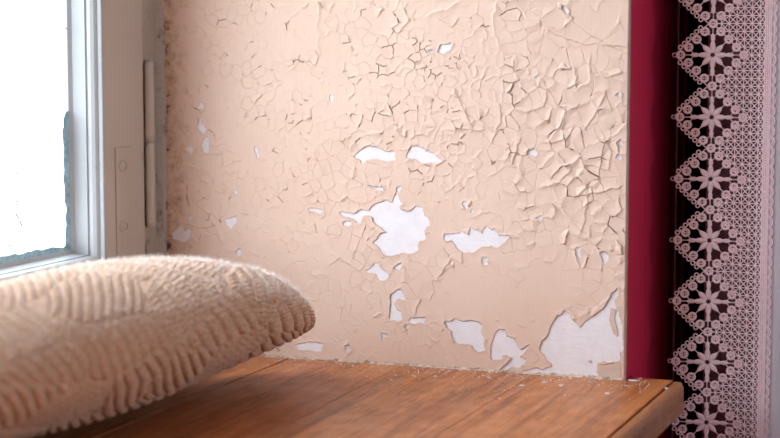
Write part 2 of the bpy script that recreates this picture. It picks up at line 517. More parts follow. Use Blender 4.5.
# bare patches, traced as pixels and laid onto the plane y=0
PATCHES = [
    [(340, 211), (347, 212.5), (356, 213), (361, 211), (370, 210.5), (373, 207), (378, 204), (383, 200.5), (385, 199.5), (390, 203), (394, 203), (394, 198), (396, 193.5), (399, 196), (400, 201), (404, 203), (398.5, 207), (400, 210), (408, 211.5), (414, 209.5), (415, 206), (422, 207), (424, 215), (426, 217), (429, 217.5), (429.5, 224), (426, 226), (425, 232), (425.5, 237.5), (420, 241), (418, 245), (419, 248), (413, 252), (408, 254), (404, 253), (397, 252), (395, 255), (393, 255.5), (384, 254.5), (380, 248.5), (376, 245), (374, 243), (378, 239.5), (379, 236), (384, 233), (385, 231), (382, 226), (376, 224), (374, 220), (371, 216), (366, 215), (362, 215.5), (361, 221), (358, 223.5), (355, 219), (348, 216), (340, 214)],
    [(366, 270), (372, 267.5), (374, 263), (378, 262), (381, 268), (386, 272), (388, 275), (387, 279), (384, 281), (380, 279), (377, 274), (372, 272.5)],
    [(395, 267), (398, 263), (403, 262.5), (401, 268), (399, 271), (396, 269)],
    [(354, 156), (359, 151), (365, 147), (371, 145.5), (380, 147.5), (388, 151), (395, 153.5), (395.5, 160.5), (386, 160), (376, 159), (372, 158.5), (366, 161), (363, 164), (360, 160)],
    [(406, 157), (410, 150), (412, 146), (417, 146), (424, 148.5), (430, 152), (437, 157), (443, 161.5), (433, 162), (425, 161.5), (420, 161), (416, 158.5)],
    [(367.5, 184), (371, 186), (376, 187), (383, 186.5), (384, 190), (375, 189), (372, 188)],
    [(398, 188), (402, 187), (401, 192), (398, 191)],
    [(445, 233.5), (451, 234.5), (455, 234), (462, 232.5), (468, 234.5), (469, 227), (473, 229.5), (478, 229.5), (480, 233), (483, 233.5), (482.5, 230), (486, 227.5), (490, 230), (495, 229), (498, 235.5), (505, 235), (509, 237), (503, 243), (498, 247.5), (491, 245), (483, 244.5), (478, 248), (472, 251), (466, 252), (460, 250), (455, 244), (452, 240), (446, 240)],
    [(481, 263), (483, 258), (488, 257.5), (487.5, 264), (484, 265)],
    [(390.5, 298), (391.5, 293.5), (398, 290), (401, 289.5), (403, 295), (406, 297), (404, 299), (400, 297), (396, 299), (395, 304), (398, 309), (402, 313), (402, 319), (396, 320), (389, 319), (390, 308), (392, 302)],
    [(409, 322), (411, 318), (418, 318), (425, 317), (425.5, 323), (418, 322), (413, 323)],
    [(404, 327), (407, 325), (411, 325.5), (407, 328.5)],
    [(446, 321.5), (452, 321.5), (456, 317.5), (462, 321), (470, 320), (478, 322), (482, 324.5), (481.5, 330), (484.5, 339), (483, 343), (485, 349.5), (478, 350.5), (474, 349), (472, 345), (460, 343.5), (452, 339), (451, 334), (452, 330), (447, 327)],
    [(495, 331), (499, 329), (505, 331), (507, 336), (513, 338), (518, 345), (519, 350), (530, 345), (524, 351), (520, 357), (526, 360), (524, 364), (518, 367), (512, 366), (506, 370), (502, 369), (508, 362), (512, 356), (508, 355), (503, 355), (502, 359), (492, 358.5), (492, 345), (494, 340)],
    [(540, 350), (543, 340), (550, 333), (553, 323), (557, 314), (562, 315.5), (565, 311), (570, 316), (581, 327), (592, 317), (602, 309), (607, 304), (612, 294), (617, 287), (619, 293), (615, 300), (618, 308), (619, 314), (621, 320), (622, 335), (624, 348), (619, 362), (611, 362), (598, 363), (597, 372), (601, 377), (585, 381), (560, 383), (532, 383), (520, 379), (522, 372), (531, 370), (545, 369.5), (553, 366), (552, 363), (547, 360), (545, 355)],
    [(449, 371), (455, 367), (460, 369), (470, 368), (478, 368), (483, 371), (478, 374), (460, 373)],
    [(294, 347), (299, 345), (303, 343), (308, 342), (314, 342), (320, 343.5), (324, 343.5), (322, 350), (312, 350), (300, 350)],
    [(344.5, 345), (350, 345.5), (350, 350), (345, 350.5)],
    [(381.5, 333), (387, 334), (383, 339)],
    [(199, 108), (202, 102), (205, 106), (204, 110)],
    [(197, 127), (199, 124), (201, 117), (204, 125), (207, 130), (204, 135), (200, 131)],
    [(203, 143), (206, 138), (210, 138), (210, 152), (207, 153), (204, 151)],
    [(187, 150), (191, 145), (193, 148), (192, 153)],
    [(233, 191), (237, 189), (239, 193), (236, 195)],
    [(226, 220), (233, 217), (238, 216), (236, 223), (232, 229), (228, 227)],
    [(236, 251), (240, 249), (242, 255), (238, 256)],
    [(174, 233), (180, 226), (183, 227), (184, 232), (191, 228), (191, 238), (186, 241), (175, 239)],
    [(187, 217), (191, 214), (193, 218), (189, 221)],
    [(255, 148), (257, 146), (260, 157), (259.5, 160), (257, 155)],
    [(438, 52), (442, 45), (452, 43), (450, 49), (444, 54)],
    [(427, 52), (433, 49.5), (434, 53.5)],
    [(561, 8), (564, 4.5), (568, 12), (565, 13.5)],
    [(536, 77.5), (540, 74.5), (539, 79)],
    [(329, 96), (332, 94), (333, 98), (331, 103)],
    [(462, 204), (465, 201), (468, 205), (469, 209), (465, 208)],
    [(470, 213), (474, 209.5), (474, 213)],
    [(527, 150), (535, 149), (536, 155), (528, 154)],
    [(537, 217), (542.5, 217), (541, 221.5)],
    [(574.5, 248), (578, 246.5), (581, 259), (577, 256)],
    [(600, 253), (604, 250.5), (608.5, 258), (604, 262.5)],
    [(618, 144), (621, 139), (622, 147)],
    [(616, 158), (620, 154), (621, 159)],
    [(310, 208.5), (322, 211), (321, 214), (311, 211)],
    [(343.5, 223), (350, 221), (350, 225), (344, 226.5)],
    [(616, 96), (619.5, 93), (620.5, 98)],
]
# long cracks that show clearly, as pixel polylines
CRACKS = [
    [(318, 0), (317, 28), (320, 34), (317, 44), (318, 51)], [(305, 60), (310, 67), (322, 72)],
    [(512, 0), (528, 18), (545, 28), (575, 42), (600, 45), (627, 47)],
    [(430, 14), (446, 9), (455, 3)], [(440, 18), (452, 28), (458, 20)], [(500, 50), (494, 34), (493, 15), (498, 0)],
    [(588, 72), (590, 80), (578, 88), (575, 72)], [(590, 60), (590, 73), (622, 80)],
    [(625, 125), (616, 134), (600, 138), (585, 130), (595, 116), (605, 95)],
    [(573, 130), (566, 140), (548, 143), (556, 132)], [(572, 142), (585, 165), (610, 170), (611, 150), (604, 135)],
    [(558, 153), (571, 170), (560, 183), (545, 187)], [(586, 195), (600, 193), (618, 188)], [(588, 196), (585, 222), (582, 232)],
    [(550, 185), (565, 215), (585, 232)], [(455, 90), (465, 110), (472, 129), (452, 130)], [(478, 118), (495, 133), (502, 120), (500, 105)],
    [(540, 75), (547, 90), (545, 106), (530, 112)], [(505, 150), (512, 165), (520, 140)], [(195, 155), (223, 151), (222, 165)],
    [(181, 222), (205, 228), (215, 224), (221, 240)], [(193, 166), (210, 172), (213, 180)], [(441, 275), (452, 258), (462, 264), (463, 250)],
    [(355, 268), (340, 258), (335, 262)], [(300, 60), (292, 68)], [(405, 6), (410, 20), (402, 30)],
]
GS = 0.00076
xs = np.arange(0.0008, XR - 0.0008, GS)
zs = np.arange(0.0015, ZT + GS, GS)
GX, GZ = np.meshgrid(xs, zs, indexing='ij')
nx, nz = GX.shape
# the same grid in photograph pixels (only to look up what was traced)
P = np.stack([GX, np.zeros_like(GX), GZ], -1) - CC
dep = P @ CF
PU, PV = 390 + FPX * (P @ CR) / dep, 219 - FPX * (P @ CU) / dep
jx = (fbm(GX / 0.006, GZ / 0.006, 21, 3) - 0.5) * 4.2
jz = (fbm(GX / 0.006, GZ / 0.006, 25, 3) - 0.5) * 4.2
QU, QV = PU + jx, PV + jz
bare = np.zeros((nx, nz), bool)
for poly in PATCHES:
    px, py = np.array(poly).T
    i0, i1 = np.searchsorted(PU[:, nz // 2], [px.min() - 8, px.max() + 8])
    sl = (slice(max(i0, 0), i1), slice(None))
    U_, V_ = QU[sl], QV[sl]
    ins = np.zeros(U_.shape, bool)
    for k in range(len(poly)):
        x1, y1, x2, y2 = px[k - 1], py[k - 1], px[k], py[k]
        if y1 == y2:
            continue
        ins ^= ((y1 > V_) != (y2 > V_)) & (U_ < (x2 - x1) * (V_ - y1) / (y2 - y1) + x1)
    bare[sl] |= ins
# distance to the bare patches (in grid steps, capped)
dist = np.where(bare, 0, 30).astype(np.float32)
for it in range(14):
    for sx, sz, c in ((1, 0, 1), (-1, 0, 1), (0, 1, 1), (0, -1, 1), (1, 1, 1.41), (1, -1, 1.41), (-1, 1, 1.41), (-1, -1, 1.41)):
        dist = np.minimum(dist, np.roll(np.roll(dist, sx, 0), sz, 1) + c)
dist *= GS

G = lambda cu, cv, ru, rv: np.exp(-(((PU - cu) / ru) ** 2 + ((PV - cv) / rv) ** 2))


def rad(u, v):
    g = lambda cu, cv, ru, rv: math.exp(-(((u - cu) / ru) ** 2 + ((v - cv) / rv) ** 2))
    r = 0.0098 + 0.011 * g(580, 150, 60, 90) + 0.016 * g(580, 15, 60, 40) + 0.008 * g(520, 290, 120, 45) \
        + 0.004 * g(300, 280, 90, 40) - 0.003 * g(390, 345, 80, 25) - 0.0035 * g(440, 40, 50, 40) - 0.002 * g(260, 120, 60, 80) + 0.006 * g(350, 170, 30, 40)
    return r


crack = 0.74 + 0.55 * G(585, 150, 70, 90) + 0.50 * G(460, 90, 80, 80) + 0.30 * G(300, 80, 80, 80) + 0.25 * G(390, 190, 60, 40) \
    - 0.42 * G(290, 290, 80, 45) - 0.55 * G(520, 295, 80, 40) - 0.40 * G(580, 20, 50, 35) - 0.15 * G(185, 60, 30, 90) - 0.25 * G(440, 290, 40, 25)
crack = np.clip(crack - 0.9 * np.clip((GZ - 0.43) / 0.09, 0, 1) + (fbm(GX / 0.035, GZ / 0.035, 31, 2) - 0.5) * 0.7, 0, 1.25)
# seeds by dart throwing with a spacing that varies over the wall
seeds, srad = [], []
cand = rng.random((18000, 2)) * [XR + 0.04, ZT + 0.04] - 0.02
SA = np.zeros((6000, 3))
ns = 0
for cx, cz in cand:
    pv = np.array([cx, 0, cz]) - CC
    dd = pv @ CF
    r = rad(390 + FPX * (pv @ CR) / dd, 219 - FPX * (pv @ CU) / dd) * rng.choice([0.75, 1.0, 1.45])
    if ns == 0 or ((SA[:ns, 0] - cx) ** 2 + (SA[:ns, 1] - cz) ** 2).min() > (r * 0.86) ** 2:
        SA[ns] = cx, cz, r
        ns += 1
SA = SA[:ns]
WX = GX + (fbm(GX / 0.014, GZ / 0.014, 41, 3) - 0.5) * 0.0075
WZ = GZ + (fbm(GX / 0.014, GZ / 0.014, 45, 3) - 0.5) * 0.0075
lab = np.zeros((nx, nz), np.int32)
lab2 = np.zeros((nx, nz), np.int32)
edge = np.zeros((nx, nz), np.float32)
T = 48
for i in range(0, nx, T):
    for j in range(0, nz, T):
        a, b = WX[i:i + T, j:j + T], WZ[i:i + T, j:j + T]
        k = np.where((np.abs(SA[:, 0] - a.mean()) < 0.07) & (np.abs(SA[:, 1] - b.mean()) < 0.07))[0]
        d2 = (a[..., None] - SA[k, 0]) ** 2 + (b[..., None] - SA[k, 1]) ** 2
        pt = np.argpartition(d2, 1, -1)[..., :2]
        dv = np.take_along_axis(d2, pt, -1)
        sw = dv[..., 0] > dv[..., 1]
        p0 = np.where(sw, pt[..., 1], pt[..., 0])
        p1 = np.where(sw, pt[..., 0], pt[..., 1])
        l0, l1 = k[p0], k[p1]
        lab[i:i + T, j:j + T], lab2[i:i + T, j:j + T] = l0, l1
        edge[i:i + T, j:j + T] = np.abs(dv[..., 1] - dv[..., 0]) / (2 * np.hypot(SA[l0, 0] - SA[l1, 0], SA[l0, 1] - SA[l1, 1]))
lo, hi = np.minimum(lab, lab2), np.maximum(lab, lab2)
hs = pairhash(lo, hi, 5)
st = np.clip(crack * 1.45 - 1.05 * hs - 0.08, 0, 1)
st *= np.clip(fbm(GX / 0.02, GZ / 0.02, 51, 2) * 2.2 - 0.25, 0.15, 1)
rc = SA[lab, 2]
side = pairhash(lab, lab2, 9)
lift = st * (0.10 + 0.90 * side ** 1.5) * np.clip(rc * 0.13, 0.0008, 0.0026)
H = 0.0007 + lift * np.exp(-edge / (rc * 0.17)) + 0.35 * lift * np.exp(-edge / (rc * 0.5))
H -= 0.0002 * st * np.exp(-edge / 0.0006)
# long cracks: paint rises to one side of the line
for ck, line in enumerate(CRACKS):
    dmin = np.full((nx, nz), 99.0)
    sgn = np.zeros((nx, nz))
    along = np.zeros((nx, nz))
    for (x1, y1), (x2, y2) in zip(line[:-1], line[1:]):
        L2 = (x2 - x1) ** 2 + (y2 - y1) ** 2
        tt = np.clip(((QU - x1) * (x2 - x1) + (QV - y1) * (y2 - y1)) / L2, 0, 1)
        dx, dy = QU - x1 - tt * (x2 - x1), QV - y1 - tt * (y2 - y1)
        d = np.hypot(dx, dy)
        k = d < dmin
        dmin = np.where(k, d, dmin)
        sgn = np.where(k, np.sign((x2 - x1) * dy - (y2 - y1) * dx), sgn)
    amp = 0.0010 if ck % 3 else 0.0013
    up = 1 if ck % 2 else -1
    H += amp * np.where(sgn == up, np.exp(-dmin / 3.6), 0.25 * np.exp(-dmin / 2.0))
# paint curls off the plaster round the bare patches
curl = 0.25 + 1.0 * np.clip(fbm(GX / 0.012, GZ / 0.012, 61, 2) * 2 - 0.6, 0, 1)
H += 0.0009 * curl * np.exp(-dist / 0.0022)
H += 0.0012 * (fbm(GX / 0.05, GZ / 0.05, 71, 2) - 0.5) + 0.00018 * (fbm(GX / 0.005, GZ / 0.005, 75, 2) - 0.5)
H = np.maximum(H, 0.0003)
topb = np.clip((GZ - (ZT - 0.06)) / 0.06, 0, 1)
H = H * (1 - topb) + 0.0012 * topb        # runs out into the sound paint above
V = np.stack([GX, -H, GZ], -1).reshape(-1, 3)
ids = np.arange(nx * nz).reshape(nx, nz)
Q = np.stack([ids[:-1, :-1], ids[1:, :-1], ids[1:, 1:], ids[:-1, 1:]], -1).reshape(-1, 4)
fl = lab.ravel()[Q]
stf = st.ravel()[Q].max(1)
strad = (fl != fl[:, :1]).any(1)
gapn = fbm(GX / 0.009, GZ / 0.009, 81, 2).ravel()[Q[:, 0]]
keep = ~bare.ravel()[Q].any(1) & ~(strad & (stf > 0.95 + 0.6 * (gapn - 0.35)))
Q, fl, stf, strad = Q[keep], fl[keep, 0], stf[keep], strad[keep]


def sheet(name, sel, parent, **kw):
    """part of the paint layer with a thin rim down its open edges"""
    q = Q[sel]
    u, inv = np.unique(q, return_inverse=True)
    q = inv.reshape(q.shape)
    v = V[u]
    e = np.concatenate([q[:, [0, 1]], q[:, [1, 2]], q[:, [2, 3]], q[:, [3, 0]]])
    key = np.sort(e, 1)
    key = key[:, 0].astype(np.int64) * (len(v) + 1) + key[:, 1]
    _, idx, cnt = np.unique(key, return_index=True, return_counts=True)
    be = e[idx[cnt == 1]]
    bu, binv = np.unique(be, return_inverse=True)
    be2 = binv.reshape(be.shape) + len(v)
    low = v[bu].copy()
    low[:, 1] = np.minimum(low[:, 1] + 0.00045, -0.00005)
    rim = np.stack([be[:, 1], be[:, 0], be2[:, 0], be2[:, 1]], -1)
    return np_mesh(name, np.concatenate([v, low]), np.concatenate([q, rim]), MAT['paint'], parent, **kw)


cnt = np.bincount(fl, minlength=ns)
cst = np.bincount(fl, weights=np.where(strad, 0, stf), minlength=ns) / np.maximum(cnt, 1)
score = np.where((cnt > 40) & (cst > 0.22), cnt, 0)
flakes = np.argsort(-score)[:290]
flakes = flakes[score[flakes] > 0]
isfl = np.zeros(ns, bool)
isfl[flakes] = True
order = np.argsort(fl, kind='stable')
bounds = np.searchsorted(fl[order], np.arange(ns + 1))
sheet('paint_coat', np.where(~isfl[fl])[0], niche, kind='stuff')
for k in flakes:
    sheet('paint_flake', order[bounds[k]:bounds[k + 1]], niche)

# bare plaster showing where the paint has gone
BQ = np.stack([ids[:-1, :-1], ids[1:, :-1], ids[1:, 1:], ids[:-1, 1:]], -1).reshape(-1, 4)
BQ = BQ[(dist.ravel()[BQ] < 0.0026).all(1)]
bu_, bi_ = np.unique(BQ, return_inverse=True)
rel = 0.00022 + 0.00035 * (fbm(GX / 0.006, GZ / 0.0025, 151, 3)) * (0.4 + 0.6 * G(580, 340, 60, 50))
PVx = np.stack([GX, -rel, GZ], -1).reshape(-1, 3)[bu_]
np_mesh('bare_plaster', PVx, bi_.reshape(BQ.shape), MAT['plaster'], niche)

# corner bead, beige remnants, caulk
n = 120
vv, ff = [], []
prof = [(XR - 0.0044, 0.0002), (XR - 0.0020, -0.0001), (XR - 0.0008, -0.0003), (XR - 0.0001, 0.0008), (XR + 0.0003, 0.0022), (XR + 0.0003, 0.0048), (XR - 0.0044, 0.0048)]
for i in range(n):
    z = 0.0 + NZ * (i / (n - 1)) ** 1.8
    for (px, py) in prof:
        vv.append((px + random.uniform(-1, 1) * 0.0003, py + random.uniform(-1, 1) * 0.0002, z))
k = len(prof)
for i in range(n - 1):
    for j in range(k):
        j2 = (j + 1) % k
        ff.append((i * k + j, i * k + j2, (i + 1) * k + j2, (i + 1) * k + j))
mesh_obj('corner_bead', vv, ff, MAT['undercoat'], niche, smooth=True)
for poly in ([(611, 308), (609, 320), (614, 334), (617, 337), (618, 331), (614, 318), (617, 309)],
             [(598, 363), (604, 361), (611, 363), (619, 361), (623, 352), (624.5, 378), (601, 377.5), (597, 372)],
             [(588, 361), (590, 359.5), (592, 361), (590, 363)]):
    pts = []
    for a, b in zip(poly, poly[1:] + poly[:1]):
        for t in (0, 0.33, 0.66):
            p = on(a[0] + (b[0] - a[0]) * t + random.uniform(-.5, .5), a[1] + (b[1] - a[1]) * t + random.uniform(-.5, .5), 1, 0.0)
            pts.append((min(p[0], XR - 0.0045), max(p[2], 0.0012)))
    kk = len(pts)
    mesh_obj('undercoat_remnant', [(x, -0.0011, z) for x, z in pts] + [(x, -0.0001, z) for x, z in pts],
             [tuple(range(kk))] + [(i, (i + 1) % kk, kk + (i + 1) % kk, kk + i) for i in range(kk)], MAT['undercoat'], niche)
n = 500
vv, ff = [], []
for i in range(n):
    x = 0.01 + (XR - 0.012) * i / (n - 1)
    a = 0.0016 + 0.0045 * fbm(np.array(x / 0.012), np.array(1.5), 91, 3) ** 1.6
    h = 0.0008 + 0.0042 * fbm(np.array(x / 0.010), np.array(3.5), 95, 3) ** 1.6
    for (yy, zz) in ((0.0, h), (-0.0008, h), (-a * 0.55, h * 0.55), (-a, 0.0), (0.0, 0.0)):
        vv.append((x, yy + random.uniform(-1, 1) * 0.0004, max(zz + random.uniform(-1, 1) * 0.0004, 0.0)))
for i in range(n - 1):
    for j in range(4):
        ff.append((i * 5 + j, i * 5 + j + 1, i * 5 + 5 + j + 1, i * 5 + 5 + j))
mesh_obj('caulk_line', vv, ff, MAT['caulk'], niche)

# ------------------------------------------------------------------ the window
win = empty('window_1', (0, 0, 0), **S)
FY = on(145.5, 200, 0, 0.0)[1]       # sash meets the fixed frame
EY = on(105, 200, 0, 0.0)[1]         # inner edge of the stile face
EZ = 0.1145                          # top of the bottom rail's face
SZ0, SZ1 = 0.030, 1.440
MIDY = NY / 2
m = MB()
m.box(-0.10, -0.004, FY, -0.0005, SZ0 - 0.002, NZ)
m.box(-0.10, -0.004, NY, NY - FY, SZ0 - 0.002, NZ)
m.box(-0.10, -0.004, NY, -0.0005, -0.036, SZ0 - 0.002)
m.box(-0.10, -0.004, NY - FY, FY, SZ1 + 0.002, NZ)
m.obj('window_frame', MAT['frame_old'], win, bevel=0.002)
PROF = [(0.0, 0.0), (0.0006, 0.0007), (0.003, 0.0012), (0.0048, 0.0006), (0.0052, 0.0018), (0.007, 0.0042), (0.0105, 0.0056),
        (0.0135, 0.0056), (0.0152, 0.0042), (0.0160, 0.0044), (0.0164, 0.0062), (0.024, 0.0070), (0.0305, 0.0078), (0.0335, 0.0118), (0.036, 0.0118), (0.036, -0.004), (0.0, -0.004)]
GLX = -0.0345


def sash(ya, yb):
    """casement between y=ya (far) and y=yb (near)"""
    w_ = FY - EY
    root = empty('casement_sash')
    root.parent = win
    g = 0.0015
    ya, yb = ya - g, yb + g
    iy0, iy1, iz0, iz1 = yb + w_, ya - w_, EZ, SZ1 - w_
    box('stile', (-0.042, 0.0, ya - w_ + 0.0035, ya, SZ0, SZ1), MAT['frame'], root, bevel=0.0012)
    box('stile', (-0.042, 0.0, yb, yb + w_ - 0.0035, SZ0, SZ1), MAT['frame'], root, bevel=0.0012)
    box('rail', (-0.042, -0.0003, yb + w_ - 0.0035, ya - w_ + 0.0035, SZ0, EZ - 0.0035), MAT['frame'], root)
    box('rail', (-0.042, -0.0003, yb + w_ - 0.0035, ya - w_ + 0.0035, SZ1 - w_ + 0.0035, SZ1), MAT['frame'], root)
    cs = [(iy1, iz0, -1, 1), (iy1, iz1, -1, -1), (iy0, iz1, 1, -1), (iy0, iz0, 1, 1)]
    k = len(PROF)
    for s in range(4):                 # four mitred lengths of moulding
        vv = []
        for (cy, cz, sy, sz) in (cs[s], cs[(s + 1) % 4]):
            vv += [(-d, cy + sy * of, cz + sz * of) for d, of in PROF]
        ff = [(j, (j + 1) % k, k + (j + 1) % k, k + j) for j in range(k)] + [tuple(range(k))[::-1], tuple(range(k, 2 * k))]
        mesh_obj('glazing_moulding', vv, ff, MAT['sash'], root)
    box('glass_pane', (GLX - 0.003, GLX, iy0 + 0.009, iy1 - 0.009, iz0 + 0.009, iz1 - 0.009), MAT['glass'], root)
    return root, iy1 - 0.0118, iz0 + 0.0118


s1, gy, gz = sash(FY, MIDY)
sash(MIDY, NY - FY)


def smear(edge_pts, inner_pts):
    nn = len(edge_pts)
    x0, x1 = GLX, GLX + 0.0012
    vv = [(x1, y, z) for y, z in edge_pts] + [(x1 - 0.0004, y, z) for y, z in inner_pts] + [(x0, y, z) for y, z in inner_pts]
    ff = []
    for i in range(nn - 1):
        ff += [(i, i + 1, nn + i + 1, nn + i), (nn + i, nn + i + 1, 2 * nn + i + 1, 2 * nn + i)]
    mesh_obj('paint_smear', vv, ff, MAT['smear'], s1)


zz = np.linspace(gz, on(66, 111, 0, GLX)[2], 60)
wd = 0.010 + 0.006 * (fbm(zz / 0.02, zz * 0 + .5, 101, 3) - 0.5) * 2
wd[-3:] *= [0.8, 0.55, 0.3]
smear([(gy, z) for z in zz], [(gy - w_, z) for w_, z in zip(wd, zz)])
yy = np.linspace(gy - 0.001, -0.50, 110)
wz = 0.0055 + 0.007 * (fbm(yy / 0.02 + 40, yy * 0 + .5, 105, 3) - 0.42)
wz = np.clip(wz, 0.001, 0.02)
smear([(y, gz) for y in yy], [(y, gz + w_) for w_, y in zip(wz, yy)])
# grime flecks on the pane
for (px, py, L, an) in ((18, 218, .010, 2.2), (17, 172, .003, 1), (8, 135, .003, .3), (41, 120, .002, 1), (9, 245, .003, 0.5), (16, 203, .004, 1.2), (3, 192, .003, .1), (66, 28, .003, .3)):
    p = on(px, py, 0, GLX)
    d = Vector((0, math.cos(an), math.sin(an)))
    mb = MB()
    mb.tube([(GLX + 0.0003, p[1] - d.y * L, p[2] - d.z * L), (GLX + 0.0003, p[1] + 0.001, p[2]), (GLX + 0.0003, p[1] + d.y * L, p[2] + d.z * L * .7)], 0.0009, 5)
    mb.obj('grime_fleck', MAT['caulk'], s1)


# hinge: knuckles along the joint of sash and frame
def hinge(pa, pb):
    za, zb = on(149, pa, 0, 0.003)[2], on(149, pb, 0, 0.003)[2]
    r = empty('butt_hinge')
    r.parent = win
    cuts = [za, za + (zb - za) * 0.485, zb]
    for i in range(2):
        mb = MB()
        z0, z1 = cuts[i], cuts[i + 1]
        N = 14
        pts = [(0.0030, FY + 0.0058, z0 + (z1 - z0) * (0.01 + 0.98 * t / N)) for t in range(N + 1)]
        rr = [0.0052 * (1 + random.uniform(-.06, .06)) for _ in pts]
        rr[0] = rr[-1] = 0.0042
        mb.tube(pts, rr, 12)
        mb.obj('knuckle', MAT['iron'], r, smooth=True)
    box('hinge_leaf', (-0.0042, -0.0030, FY + 0.008, FY + 0.024, zb, za), MAT['frame_old'], r)
    for t in (0.2, 0.5, 0.8):
        mb = MB()
        zc = zb + (za - zb) * t
        mb.tube([(-0.0032, FY + 0.017, zc), (-0.0022, FY + 0.017, zc)], [0.003, 0.0024], 10, up=(0, 1, 0))
        mb.obj('screw', MAT['frame_old'], r)


hinge(60, 228)
# flat corner bracket painted over, with two screws in view
a, b = on(115.5, 148, 0, 0.001), on(131, 148, 0, 0.001)
br = empty('corner_bracket')
br.parent = win
m = MB()
m.box(0.0001, 0.0016, a[1], b[1], SZ0 + 0.012, a[2])
m.box(0.0001, 0.0016, a[1] - 0.12, a[1], SZ0 + 0.012, SZ0 + 0.045)
m.obj('bracket_plate', MAT['iron'], br, bevel=0.0005)
for (px, py) in ((123, 166), (123.7, 226.5)):
    p = on(px, py, 0, 0.0016)
    mb = MB()
    R_ = 0.0085
    mb.tube([(0.0017, p[1] + R_ * math.cos(t * .3927), p[2] + R_ * 0.62 * math.sin(t * .3927)) for t in range(16)], 0.0012, 6, up=(1, 0, 0), closed=True)
    mb.tube([(0.0012, p[1], p[2]), (0.0020, p[1], p[2])], [0.0062, 0.005], 12, up=(0, 1, 0))
    mb.obj('screw', MAT['iron'], br, smooth=True)
# crumbling putty between frame and plaster
n = 220
vv, ff = [], []
for i in range(n):
    z = 0.0 + 0.5 * i / (n - 1)
    a = 0.003 + 0.006 * fbm(np.array(z / 0.02), np.array(2.5), 111, 3)
    for (px, py) in ((-0.004, -a * 1.5), (0.002, -a * 0.9), (0.001 + a * 0.45, -0.0022), (0.001 + a * 0.5, 0.0)):
        vv.append((px + random.uniform(-1, 1) * 0.0006, py + random.uniform(-1, 1) * 0.0006, z))
for i in range(n - 1):
    for j in range(3):
        ff.append((i * 4 + j, i * 4 + j + 1, i * 4 + 4 + j + 1, i * 4 + 4 + j))
mesh_obj('putty_joint', vv, ff, MAT['frame_old'], win)

# ------------------------------------------------------------------ the wooden sill
sill = empty('window_sill', (0.3, -0.6, 0.0), label='varnished oak window sill of long boards with a rounded front nosing', cat='window sill')
INV = Matrix.Translation(-Vector(sill.location))
SEAM = [-0.0035, 0.151, 0.282, 0.425, 0.5655]
GAPS = [0, 0.0022, 0.0004, 0.0004, 0.0]
for i in range(4):
    y1 = -0.0002 if i < 3 else -0.0002
    m = MB()
    m.box(SEAM[i] + GAPS[i] / 2, SEAM[i + 1] - GAPS[i + 1] / 2, NY + 0.0005, y1, -0.033, 0.0)
    if i == 3:
        # the last board runs on past the corner of the wall
        m.box(XR + 0.0006, SEAM[4], -0.0002, 0.017, -0.033, 0.0)
    o = m.obj('board', M_wood('oak_board_%d' % i, i + 1, (1, 1, 1) if i % 2 else (0.93, 0.95, 0.97)), sill, bevel=0.0005)
    o.matrix_parent_inverse = INV
# nosing: bullnose strip with a rounded end
prof = []
x0, x1, zt, zb = 0.5680, 0.5790, 0.0, -0.034
prof += [(x0, zb), (x0, zt - 0.0012), (x0 + 0.0012, zt)]
for t in range(0, 9):
    an = math.pi / 2 * (1 - t / 8)
    prof.append((x1 - 0.009 + 0.009 * math.cos(an), zt - 0.009 + 0.009 * math.sin(an)))
for t in range(1, 7):
    an = -math.pi / 2 * t / 6
    prof.append((x1 - 0.007 + 0.007 * math.cos(an), zb + 0.007 + 0.007 * math.sin(an)))
k = len(prof)
ysec = [(NY - 0.01, 0), (0.006, 0)] + [(0.006 + 0.011 * math.sin(a), 0.011 * (1 - math.cos(a))) for a in (0.35, 0.7, 1.05, 1.3, 1.5)]
vv, ff = [], []
for (y, ins) in ysec:
    for (x, z) in prof:
        xx = min(x, x1 - ins * 1.2) if ins else x
        zz_ = min(max(z, zb + ins * 0.4), zt - ins * 0.35)
        vv.append((max(xx, x0), y, zz_))
for i in range(len(ysec) - 1):
    for j in range(k):
        j2 = (j + 1) % k
        ff.append((i * k + j, i * k + j2, (i + 1) * k + j2, (i + 1) * k + j))
ff += [tuple(range(k)), tuple(range((len(ysec) - 1) * k, len(ysec) * k))[::-1]]
o = mesh_obj('nosing', vv, ff, M_wood('oak_nosing', 9, (0.92, 1.0, 1.25)), sill, smooth=False)
o.matrix_parent_inverse = INV

# ------------------------------------------------------------------ knitted cushion
cx, ca, cb, tilt, ye, CL, cn, cm, rise, cq, cyaw, ckb, rp = [0.1285, 0.1144, 0.0695, -0.2895, -0.0919, 0.31, 1.6026, 2.5664, -0.038, 1.0305, 0.1866, 1.8114, 3.1012]
NS, NT_ = 680, 640
ss = np.sin(np.linspace(-math.pi / 2, math.pi / 2, NS)) * 0.55 + np.linspace(-1, 1, NS) * 0.45
ss = np.clip(ss, -1.0, 1.0)
tt = np.linspace(-math.pi, math.pi, NT_, endpoint=False)


def cushion(SS, TT):
    g = (1 - np.abs(SS) ** cn) ** (1 / cm)
    c, s = np.cos(TT), np.sin(TT)
    X = ca * g * np.sign(c) * np.abs(c) ** cq
    Z = cb * np.where(s > 0, g, g ** ckb) * np.sign(s) * np.abs(s) ** cq
    x = X * math.cos(tilt) + Z * math.sin(tilt)
    z = -X * math.sin(tilt) + Z * math.cos(tilt)
    sc = np.clip(SS, 0, 1)
    far = np.where(SS < 0, SS * 0.3, SS)          # the near half runs straight along the window
    return np.stack([cx + x + math.sin(cyaw) * far * CL, ye - CL + np.where(SS < 0, SS * 1.35, SS) * CL * math.cos(cyaw), z + rise * sc ** rp], -1)


